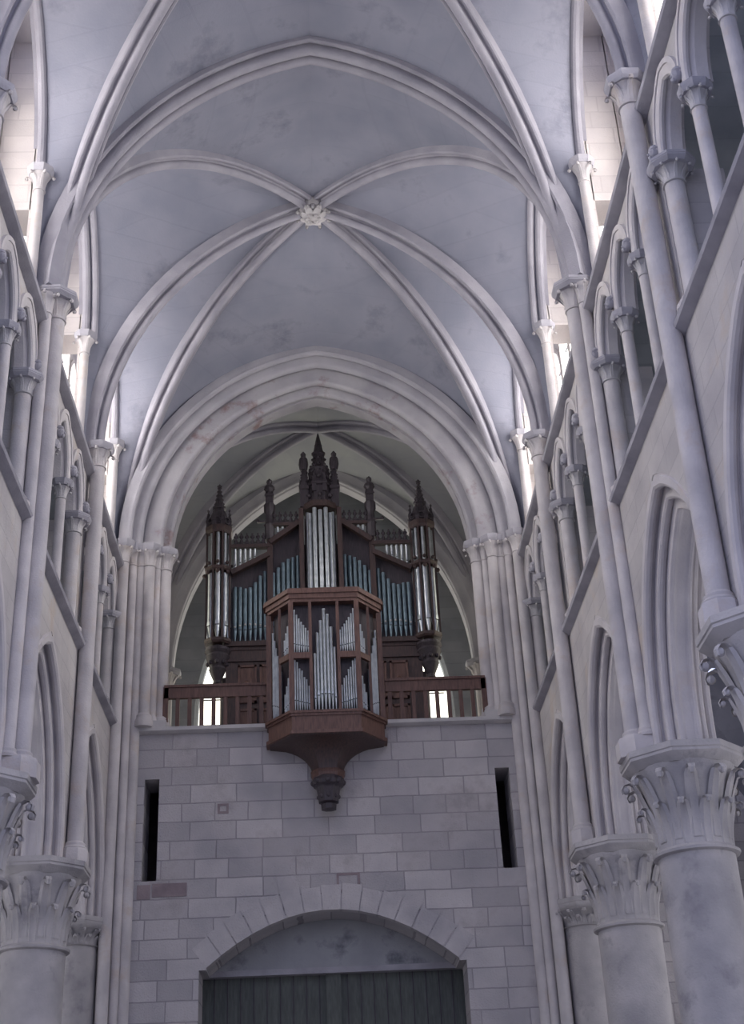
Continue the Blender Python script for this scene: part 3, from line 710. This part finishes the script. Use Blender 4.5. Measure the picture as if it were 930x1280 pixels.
def spire(mb, x, y, z0, z1, w, n=4, cro=5):
    h = z1-z0
    mb.lathe([(w*0.72, 0), (w*0.72, h*0.30), (w*0.9, h*0.31), (w*0.9, h*0.36), (w*0.62, h*0.38), (w*0.5, h*0.5), (w*0.16, h*0.86), (w*0.1, h*0.88)], n, (x, y, z0), PI/n)
    for k in range(n):
        a = 2*PI*k/n+(PI/4 if n == 4 else 0)
        for q in range(cro):
            tt = (q+0.5)/cro; rr_ = w*(0.62-0.46*tt)
            mb.ball((x+rr_*math.cos(a), y+rr_*math.sin(a), z0+h*(0.4+0.44*tt)), w*0.14, 5)
        a2 = 2*PI*k/n
        g = Vector((math.cos(a2), math.sin(a2), 0)); tt_ = Vector((-g.y, g.x, 0)); c = Vector((x, y, z0+h*0.33))
        mb.add([c+g*w*0.62-tt_*w*.5, c+g*w*0.62+tt_*w*.5, c+g*w*0.5+Vector((0,0,h*0.2)), c+g*w*.3-tt_*w*.4, c+g*w*.3+tt_*w*.4], [(0,1,2),(0,2,3),(1,4,2),(3,2,4),(0,3,4,1)])
    mb.ball((x, y, z0+h*0.89), w*0.3, 6); mb.ball((x, y, z0+h*0.95), w*0.2, 6)
    mb.bar((x-w*0.32, y, z0+h*0.935), (x+w*0.32, y, z0+h*0.935), w*0.14)
    mb.lathe([(w*0.14, 0), (w*0.02, h*0.05)], 6, (x, y, z0+h*0.95))
def crest(mb, x0, x1, y, z, n, h):
    mb.box((x0, y-0.03, z), (x1, y+0.03, z+0.05))
    for i in range(n):
        x = x0+(x1-x0)*(i+0.5)/n
        mb.lathe([(0.05, 0), (0.045, h*.3), (0.02, h*.42), (0.062, h*.62), (0.045, h*.75), (0.018, h*.8), (0.03, h*.9), (0.004, h)], 6, (x, y, z+0.05))
        if i: mb.bar((x-(x1-x0)/n, y, z+h*.28), (x, y, z+h*.28), 0.03)

# ---------------------------------------------------------------- great organ case
FY = 31.5
org = thing('pipe_organ', 'tall dark gothic organ case with pinnacles and tin pipes on the gallery', 'organ', (0, FY+0.6, CZF))
c = MB().box((-2.46, FY+0.15, CZF), (2.46, FY+1.3, 15.0)).box((-2.5, FY+0.05, 14.95), (2.5, FY+1.3, 15.08)).box((-2.49, FY+0.1, 14.55), (2.49, FY+1.3, 14.62))
c.box((-2.42, FY+0.12, 14.86), (2.42, FY+1.3, 15.08))
c.build('lower_case', M['case'], org, 0)
for i in range(8):
    x0 = -2.15+i*0.54
    for z0, z1 in ((12.3, 13.3), (13.45, 14.45)):
        pn = MB().box((x0, FY+0.10, z0), (x0+0.46, FY+0.16, z0+0.06)).box((x0, FY+0.10, z1-0.06), (x0+0.46, FY+0.16, z1)).box((x0, FY+0.10, z0), (x0+0.06, FY+0.16, z1)).box((x0+0.4, FY+0.10, z0), (x0+0.46, FY+0.16, z1))
        pn.box((x0+0.05, FY+0.135, z0+0.05), (x0+0.41, FY+0.16, z1-0.05)).ball((x0+0.23, FY+0.15, (z0+z1)/2), 0.1, 8)
        pn.build('carved_panel', M['oak'], org, 0)
MB().box((-2.4, FY+0.75, 15.0), (2.4, FY+1.3, 17.4)).box((-1.3, FY+0.75, 17.3), (1.3, FY+1.3, 18.1)).box((-0.42, FY+0.6, 17.3), (0.42, FY+1.3, 18.8)).build('case_back', M['dark_oak'], org, 0)
for s in (-1, 1):
    # posts
    MB().box((s*1.33-0.07, FY-0.02, 15.0), (s*1.33+0.07, FY+0.3, 18.0)).build('post', M['case'], org, 0)
    MB().box((s*0.50-0.06, FY-0.12, 15.0), (s*0.50+0.06, FY+0.3, 18.75)).build('post', M['case'], org, 0)
    fl = MB()
    for xa, xb, za, zb in ((.5, 1.33, 18.42, 17.80), (1.33, 2.40, 17.46, 16.92)):
        pts = [(s*xa, 15.0), (s*xb, 15.0), (s*xb, zb), (s*xa, za)]
        fl.add([(x_, FY+0.22, z_) for x_, z_ in pts]+[(x_, FY+0.3, z_) for x_, z_ in pts], [(0,1,2,3),(7,6,5,4),(0,4,5,1),(1,5,6,2),(2,6,7,3),(3,7,4,0)])
    fl.build('case_back', M['dark_oak'], org, 0)
    sp = MB(); spire(sp, s*1.33, FY+0.05, 18.9, 19.75, 0.2, 4, 3)
    sp.lathe([(0.13, 17.9), (0.13, 18.3), (0.16, 18.34), (0.12, 18.4), (0.10, 18.65), (0.15, 18.75), (0.15, 18.95), (0.10, 19.0), (0.10, 19.35), (0.15, 19.42), (0.13, 19.5), (0.05, 19.56), (0.08, 19.66), (0.02, 19.74)], 8, (s*1.33, FY+0.05, 0)); sp.bar((s*1.33, FY, 18.42), (s*1.66, FY, 18.42), 0.06, 0.05); sp.ball((s*1.64, FY, 18.45), 0.05, 6)
    sp.build('pinnacle', M['dark_oak'], org)
    # raking rails, level rails and cresting
    MB().bar((s*0.5, FY, 18.42), (s*1.33, FY, 17.80), 0.16, 0.13).build('raking_rail', M['case'], org, 0)
    MB().bar((s*1.36, FY, 17.45), (s*2.32, FY, 16.95), 0.16, 0.13).build('raking_rail', M['case'], org, 0)
    MB().box((min(s*.5, s*1.33), FY-0.06, 18.28), (max(s*.5, s*1.33), FY+0.1, 18.36)).build('top_rail', M['case'], org, 0)
    MB().box((min(s*1.33, s*2.32), FY-0.06, 17.66), (max(s*1.33, s*2.32), FY+0.1, 17.75)).build('top_rail', M['case'], org, 0)
    cr = MB(); crest(cr, min(s*.56, s*1.27), max(s*.56, s*1.27), FY, 18.34, 5, 0.33); cr.build('cresting', M['dark_oak'], org)
    cr = MB(); crest(cr, min(s*1.42, s*2.28), max(s*1.42, s*2.28), FY, 17.73, 6, 0.33); cr.build('cresting', M['dark_oak'], org)
    # flats of pipes
    for i in range(6):
        x = 0.61+i*0.128; top = 17.62-0.095*i-0.1*abs(i-2.5)*0.5
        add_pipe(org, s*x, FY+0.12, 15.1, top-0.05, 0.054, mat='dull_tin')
        zt = 18.42-(x-0.5)*0.747
        if i > 0: add_pipe(org, s*x, FY+0.05, zt+0.02, 18.28, 0.035, mat='tin')
    for i in range(7):
        x = 1.46+i*0.128; top = 16.9-0.07*i+0.12*math.cos(i)
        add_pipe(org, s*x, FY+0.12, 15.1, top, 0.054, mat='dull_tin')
        zt = 17.45-(x-1.36)*0.52
        if 1 < i: add_pipe(org, s*x, FY+0.05, zt+0.02, 17.66, 0.035, mat='tin')
    ar = MB()
    for i in range(7):
        x = 1.46+i*0.128; ar.ball((s*x, FY+0.05, 15.46+0.07*math.sin(PI*i/6)), 0.028, 6)
    ar.build('mouth_ornament', M['pale'], org)
    # corner turret
    tx, ty = s*2.66, FY+0.15
    tw = MB()
    for z0, z1, r in ((15.0, 15.12, 0.36), (17.0, 17.12, 0.37), (18.1, 18.3, 0.37)): tw.lathe([(r*.9, 0), (r, (z1-z0)*.4), (r, z1-z0)], 8, (tx, ty, z0), PI/8)
    for k in range(8):
        a = PI/8+k*PI/4; q = (tx+0.32*math.cos(a), ty+0.32*math.sin(a))
        tw.bar((q[0], q[1], 15.05), (q[0], q[1], 18.2), 0.05)
        a2 = k*PI/4; tw.ball((tx+0.36*math.cos(a2), ty+0.36*math.sin(a2), 16.95), 0.06, 6); tw.ball((tx+0.33*math.cos(a2), ty+0.33*math.sin(a2), 17.22), 0.05, 6)
    tw.lathe([(0.12, 15.1), (0.12, 18.2)], 8, (tx, ty, 0))
    tw.build('turret_frame', M['case'], org, 0)
    for k in range(8):
        a = k*PI/4+PI/8*0
        if abs(math.atan2(math.sin(a-PI/2), math.cos(a-PI/2))) < 0.3: continue
        add_pipe(org, tx+0.24*math.cos(a), ty+0.24*math.sin(a), 15.12, 16.98-0.05*(k % 2), 0.085, (math.cos(a), math.sin(a)))
    tp = MB()
    for k in range(8):
        a = k*PI/4; tp.lathe([(0.05, 0), (0.05, 0.96)], 8, (tx+0.24*math.cos(a), ty+0.24*math.sin(a), 17.14))
    tp.build('upper_pipes', M['tin'], org)
    sp = MB()
    for k in range(8):
        a = PI/8+k*PI/4; spire(sp, tx+0.30*math.cos(a), ty+0.30*math.sin(a), 18.25, 18.85, 0.10, 4, 2)
        a2 = k*PI/4; cc = Vector((tx+0.31*math.cos(a2), ty+0.31*math.sin(a2), 18.45)); tt_ = Vector((-math.sin(a2), math.cos(a2), 0))
        for q in range(10):
            b0 = 2*PI*q/10; b1 = 2*PI*(q+1)/10
            sp.bar(tuple(cc+tt_*0.09*math.cos(b0)+Vector((0,0,0.09*math.sin(b0)))), tuple(cc+tt_*0.09*math.cos(b1)+Vector((0,0,0.09*math.sin(b1)))), 0.03)
    sp.lathe([(0.30, 18.25), (0.28, 18.5), (0.2, 18.75), (0.14, 18.85)], 8, (tx, ty, 0), PI/8)
    spire(sp, tx, ty, 18.55, 19.68, 0.20, 8, 4)
    sp.build('turret_spire', M['dark_oak'], org)
    cb = MB().lathe([(0.05, 13.9), (0.12, 13.97), (0.10, 14.06), (0.16, 14.2), (0.22, 14.35), (0.20, 14.42), (0.25, 14.55), (0.30, 14.68), (0.28, 14.74), (0.33, 14.82), (0.31, 14.9)], 16, (tx, ty, 0))
    cb.lathe([(0.14, 14.88), (0.10, 15.12)], 8, (tx, ty, 0))
    cb.lathe([(0.2, 12.0), (0.2, 14.2)], 8, (tx-s*0.25, ty+0.3, 0))
    for k in range(8):
        a = k*PI/4; cb.ball((tx+0.24*math.cos(a), ty+0.24*math.sin(a), 14.5), 0.06, 6)
    cb.build('turret_corbel', M['dark_oak'], org)
# centre tower
for i in range(7):
    a = PI*(i+0.5)/7; x, y = -0.34*math.cos(a), FY+0.1-0.30*math.sin(a)
    add_pipe(org, x, y, 15.05, 18.62+0.10*(abs(i-3) % 2)-0.02*abs(i-3), 0.058, (x, -1))
ct = MB()
for z0, z1, r, nm in ((14.95, 15.1, 0.50, 'tower_base'), (18.72, 18.86, 0.50, 'tower_cornice')): MB().lathe([(r*.9, 0), (r, (z1-z0)*.5), (r, z1-z0)], 8, (0, FY+0.12, z0), PI/8).build(nm, M['case'], org, 0)
cn = MB()
cn.lathe([(0.36, 18.8), (0.36, 19.4), (0.42, 19.42), (0.42, 19.5), (0.32, 19.55), (0.28, 19.95), (0.3, 20.0), (0.18, 20.15), (0.16, 20.5), (0.2, 20.54), (0.14, 20.6), (0.06, 21.0), (0.015, 21.2)], 8, (0, FY+0.15, 0), PI/8)
for k in range(8):
    a = k*PI/4; spire(cn, 0.36*math.cos(a+PI/8), FY+0.15+0.36*math.sin(a+PI/8), 19.2, 19.95, 0.11, 4, 2)
    for q in range(6): cn.ball(((0.30-0.045*q)*math.cos(a), FY+0.15+(0.30-0.045*q)*math.sin(a), 19.7+0.22*q), 0.055-0.004*q, 5)
    cn.ball((0.4*math.cos(a), FY+0.15+0.4*math.sin(a), 19.1), 0.06, 6); cn.ball((0.38*math.cos(a), FY+0.15+0.38*math.sin(a), 18.95), 0.05, 6)
cn.ball((0, FY+0.15, 20.78), 0.1, 8)
cn.build('tower_canopy', M['dark_oak'], org)
for s in (-1, 1):
    sp = MB(); spire(sp, s*0.41, FY+0.0, 18.8, 20.5, 0.21, 4, 4)
    sp.lathe([(0.10, 0), (0.13, 0.18), (0.11, 0.36), (0.05, 0.40), (0.08, 0.50), (0.02, 0.58)], 8, (s*0.41, FY, 19.95))
    sp.build('tower_pinnacle', M['dark_oak'], org)

# ---------------------------------------------------------------- positive organ on the gallery front
pos = thing('choir_organ', 'smaller polygonal oak organ case corbelled out over the gallery edge', 'organ', (0, 28.75, 9.85))
def plan(f=1.0, cy=28.75):
    P = [(-1.30, 29.1), (-1.30, 28.78), (-0.76, 28.05), (0.76, 28.05), (1.30, 28.78), (1.30, 29.1)]
    return [(x*f, cy+(y-cy)*f) if y < 29.05 else (x*f, y) for x, y in P]
cz = MB()
for f, z0, z1 in ((1.0, 14.50, 14.58), (1.03, 14.58, 14.70), (1.07, 14.70, 14.78), (1.05, 14.78, 14.83)): cz.prism(plan(f), z0, z1)
cz.build('cornice', M['oak'], pos, 0)
bz = MB()
for f, z0, z1 in ((1.05, 11.84, 11.90), (1.02, 11.78, 11.84), (0.99, 11.46, 11.78), (1.03, 11.38, 11.46)): bz.prism(plan(f), z0, z1)
bz.build('base_tier', M['oak'], pos, 0)
def loft(levels):
    mb = MB(); n = 6; vs = []; fs = []
    for f, z in levels: vs += [(x, y, z) for x, y in plan(f)]
    for j in range(len(levels)-1):
        for i in range(n): fs.append((j*n+i, (j+1)*n+i, (j+1)*n+(i+1) % n, j*n+(i+1) % n)[::-1])
    fs.append(tuple(range(n))); fs.append(tuple((len(levels)-1)*n+i for i in range(n)))
    return mb.add(vs, fs)
lv = []
for i in range(13):
    a = i/12*PI/2; lv.append((0.26+0.70*(1-math.sin(a))**1.0 if i else 0.97, 11.38-(11.38-10.78)*(1-math.cos(a)) if False else 11.38-0.62*((i/12)**1.0)))
lv = [(0.26+0.71*(1-math.sqrt(max(0, 1-(1-t)**2))) , 11.36-0.62*t) for t in [i/14 for i in range(15)]]
loft([(0.98, 11.38)]+lv).build('corbel', M['case'], pos, 40)
nk = loft([(0.27, 10.76), (0.29, 10.72), (0.27, 10.68), (0.26, 10.52)]); nk.build('corbel_neck', M['oak'], pos, 0)
pd = MB().lathe([(0.05, 9.86), (0.17, 9.88), (0.18, 9.98), (0.13, 10.0), (0.23, 10.03), (0.24, 10.12), (0.27, 10.32), (0.29, 10.36), (0.35, 10.40), (0.37, 10.48), (0.33, 10.56), (0.25, 10.6)], 8, (0, 28.72, 0), PI/8)
for k in range(8):
    a = k*PI/4; pd.ball((0.31*math.cos(a), 28.72+0.31*math.sin(a), 10.46), 0.075, 6); pd.ball((0.2*math.cos(a), 28.72+0.2*math.sin(a), 10.15), 0.06, 6)
pd.build('pendant', M['dark_oak'], pos)
Z0, Z1, ZM = 11.90, 14.50, 13.20
corners = [(-1.27, 28.80), (-0.745, 28.08), (0.745, 28.08), (1.27, 28.80)]
for x, y in corners: MB().prism([(x-.055, y-.04), (x+.055, y-.04), (x+.055, y+.07), (x-.055, y+.07)], Z0, Z1).build('corner_post', M['oak'], pos, 0)
for s in (-1, 1): MB().box((s*0.31-0.035, 28.06, Z0), (s*0.31+0.035, 28.14, Z1)).build('post', M['oak'], pos, 0)
MB().prism([(-1.15, 29.1), (-1.15, 28.85), (-0.66, 28.26), (0.66, 28.26), (1.15, 28.85), (1.15, 29.1)], Z0, Z1).build('case_back', M['dark_oak'], pos, 0)
for s in (-1, 1):
    MB().box((min(s*.34, s*.70), 28.05, ZM-0.07), (max(s*.34, s*.70), 28.14, ZM+0.07)).build('mid_rail', M['oak'], pos, 0)
    p0 = Vector((s*0.745, 28.08, 0)); p1 = Vector((s*1.27, 28.80, 0)); d = (p1-p0).normalized(); L = (p1-p0).length
    nrm = Vector((s*d.y*s, -d.x*s*s, 0)); nrm = Vector((d.y*s, -d.x*s, 0)); 
    pm = p0+d*L*0.5
    MB().bar((pm.x, pm.y, Z0), (pm.x, pm.y, Z1), 0.06, 0.06).build('post', M['oak'], pos, 0)
    a = p0+d*0.05; b = pm-d*0.03
    MB().bar((a.x, a.y, ZM), (b.x, b.y, ZM), 0.08, 0.13).build('mid_rail', M['oak'], pos, 0)
    # pipes of the two-storey compartments
    for i in range(7):
        x = s*(0.672-0.052*i); k = i/6
        add_pipe(pos, x, 28.15, Z0+0.02, Z0+1.22-0.62*k+0.05*(i % 2), 0.023)
        add_pipe(pos, x, 28.15, ZM+0.08, ZM+1.14-0.52*k**0.8, 0.023)
    for i in range(5):
        q = p0+d*(0.085+0.066*i)-nrm*0.07; k = i/4
        add_pipe(pos, q.x, q.y, Z0+0.02, Z0+1.2-0.7*k, 0.028, (nrm.x, nrm.y))
        add_pipe(pos, q.x, q.y, ZM+0.08, ZM+1.1-0.6*k, 0.028, (nrm.x, nrm.y))
    for i in range(6):
        q = pm+d*(0.06+0.062*i)-nrm*0.07; k = i/5
        add_pipe(pos, q.x, q.y, Z0+0.02, Z0+1.1+1.05*k, 0.029, (nrm.x, nrm.y))
for i, (x, h) in enumerate(((-.225, 1.35), (-.155, 1.85), (-.078, 2.15), (0, 2.44), (.078, 2.3), (.155, 1.98), (.225, 1.5))):
    add_pipe(pos, x, 28.13, Z0+0.02, Z0+h, 0.031 if abs(x) > 0.2 else 0.037)

# ---------------------------------------------------------------- gallery railings
for s, nm in SIDES:
    t = thing('wooden_railing', 'brown wooden gallery railing with square balusters to the %s of the smaller organ case' % nm, 'railing', (s*2.5, 29.2, Z_SILL), 'gallery railings')
    a, b = s*1.36, s*3.66; y = 29.16
    MB().box((min(a, b), y-0.05, 12.68), (max(a, b), y+0.05, 12.95)).box((min(a, b), y-0.08, 12.93), (max(a, b), y+0.08, 12.99)).build('handrail', M['oak'], t, 0)
    MB().box((s*3.62-0.06, y-0.05, Z_SILL), (s*3.62+0.06, y+0.06, 12.95)).build('end_post', M['oak'], t, 0)
    MB().box((min(a, b), y-0.04, Z_SILL), (max(a, b), y+0.04, Z_SILL+0.05)).build('bottom_rail', M['oak'], t, 0)
    for i in range(8):
        x = s*(1.46+0.27*i); MB().box((x-0.045, y-0.035, Z_SILL+0.04), (x+0.045, y+0.035, 12.70)).build('baluster', M['oak'], t, 0)
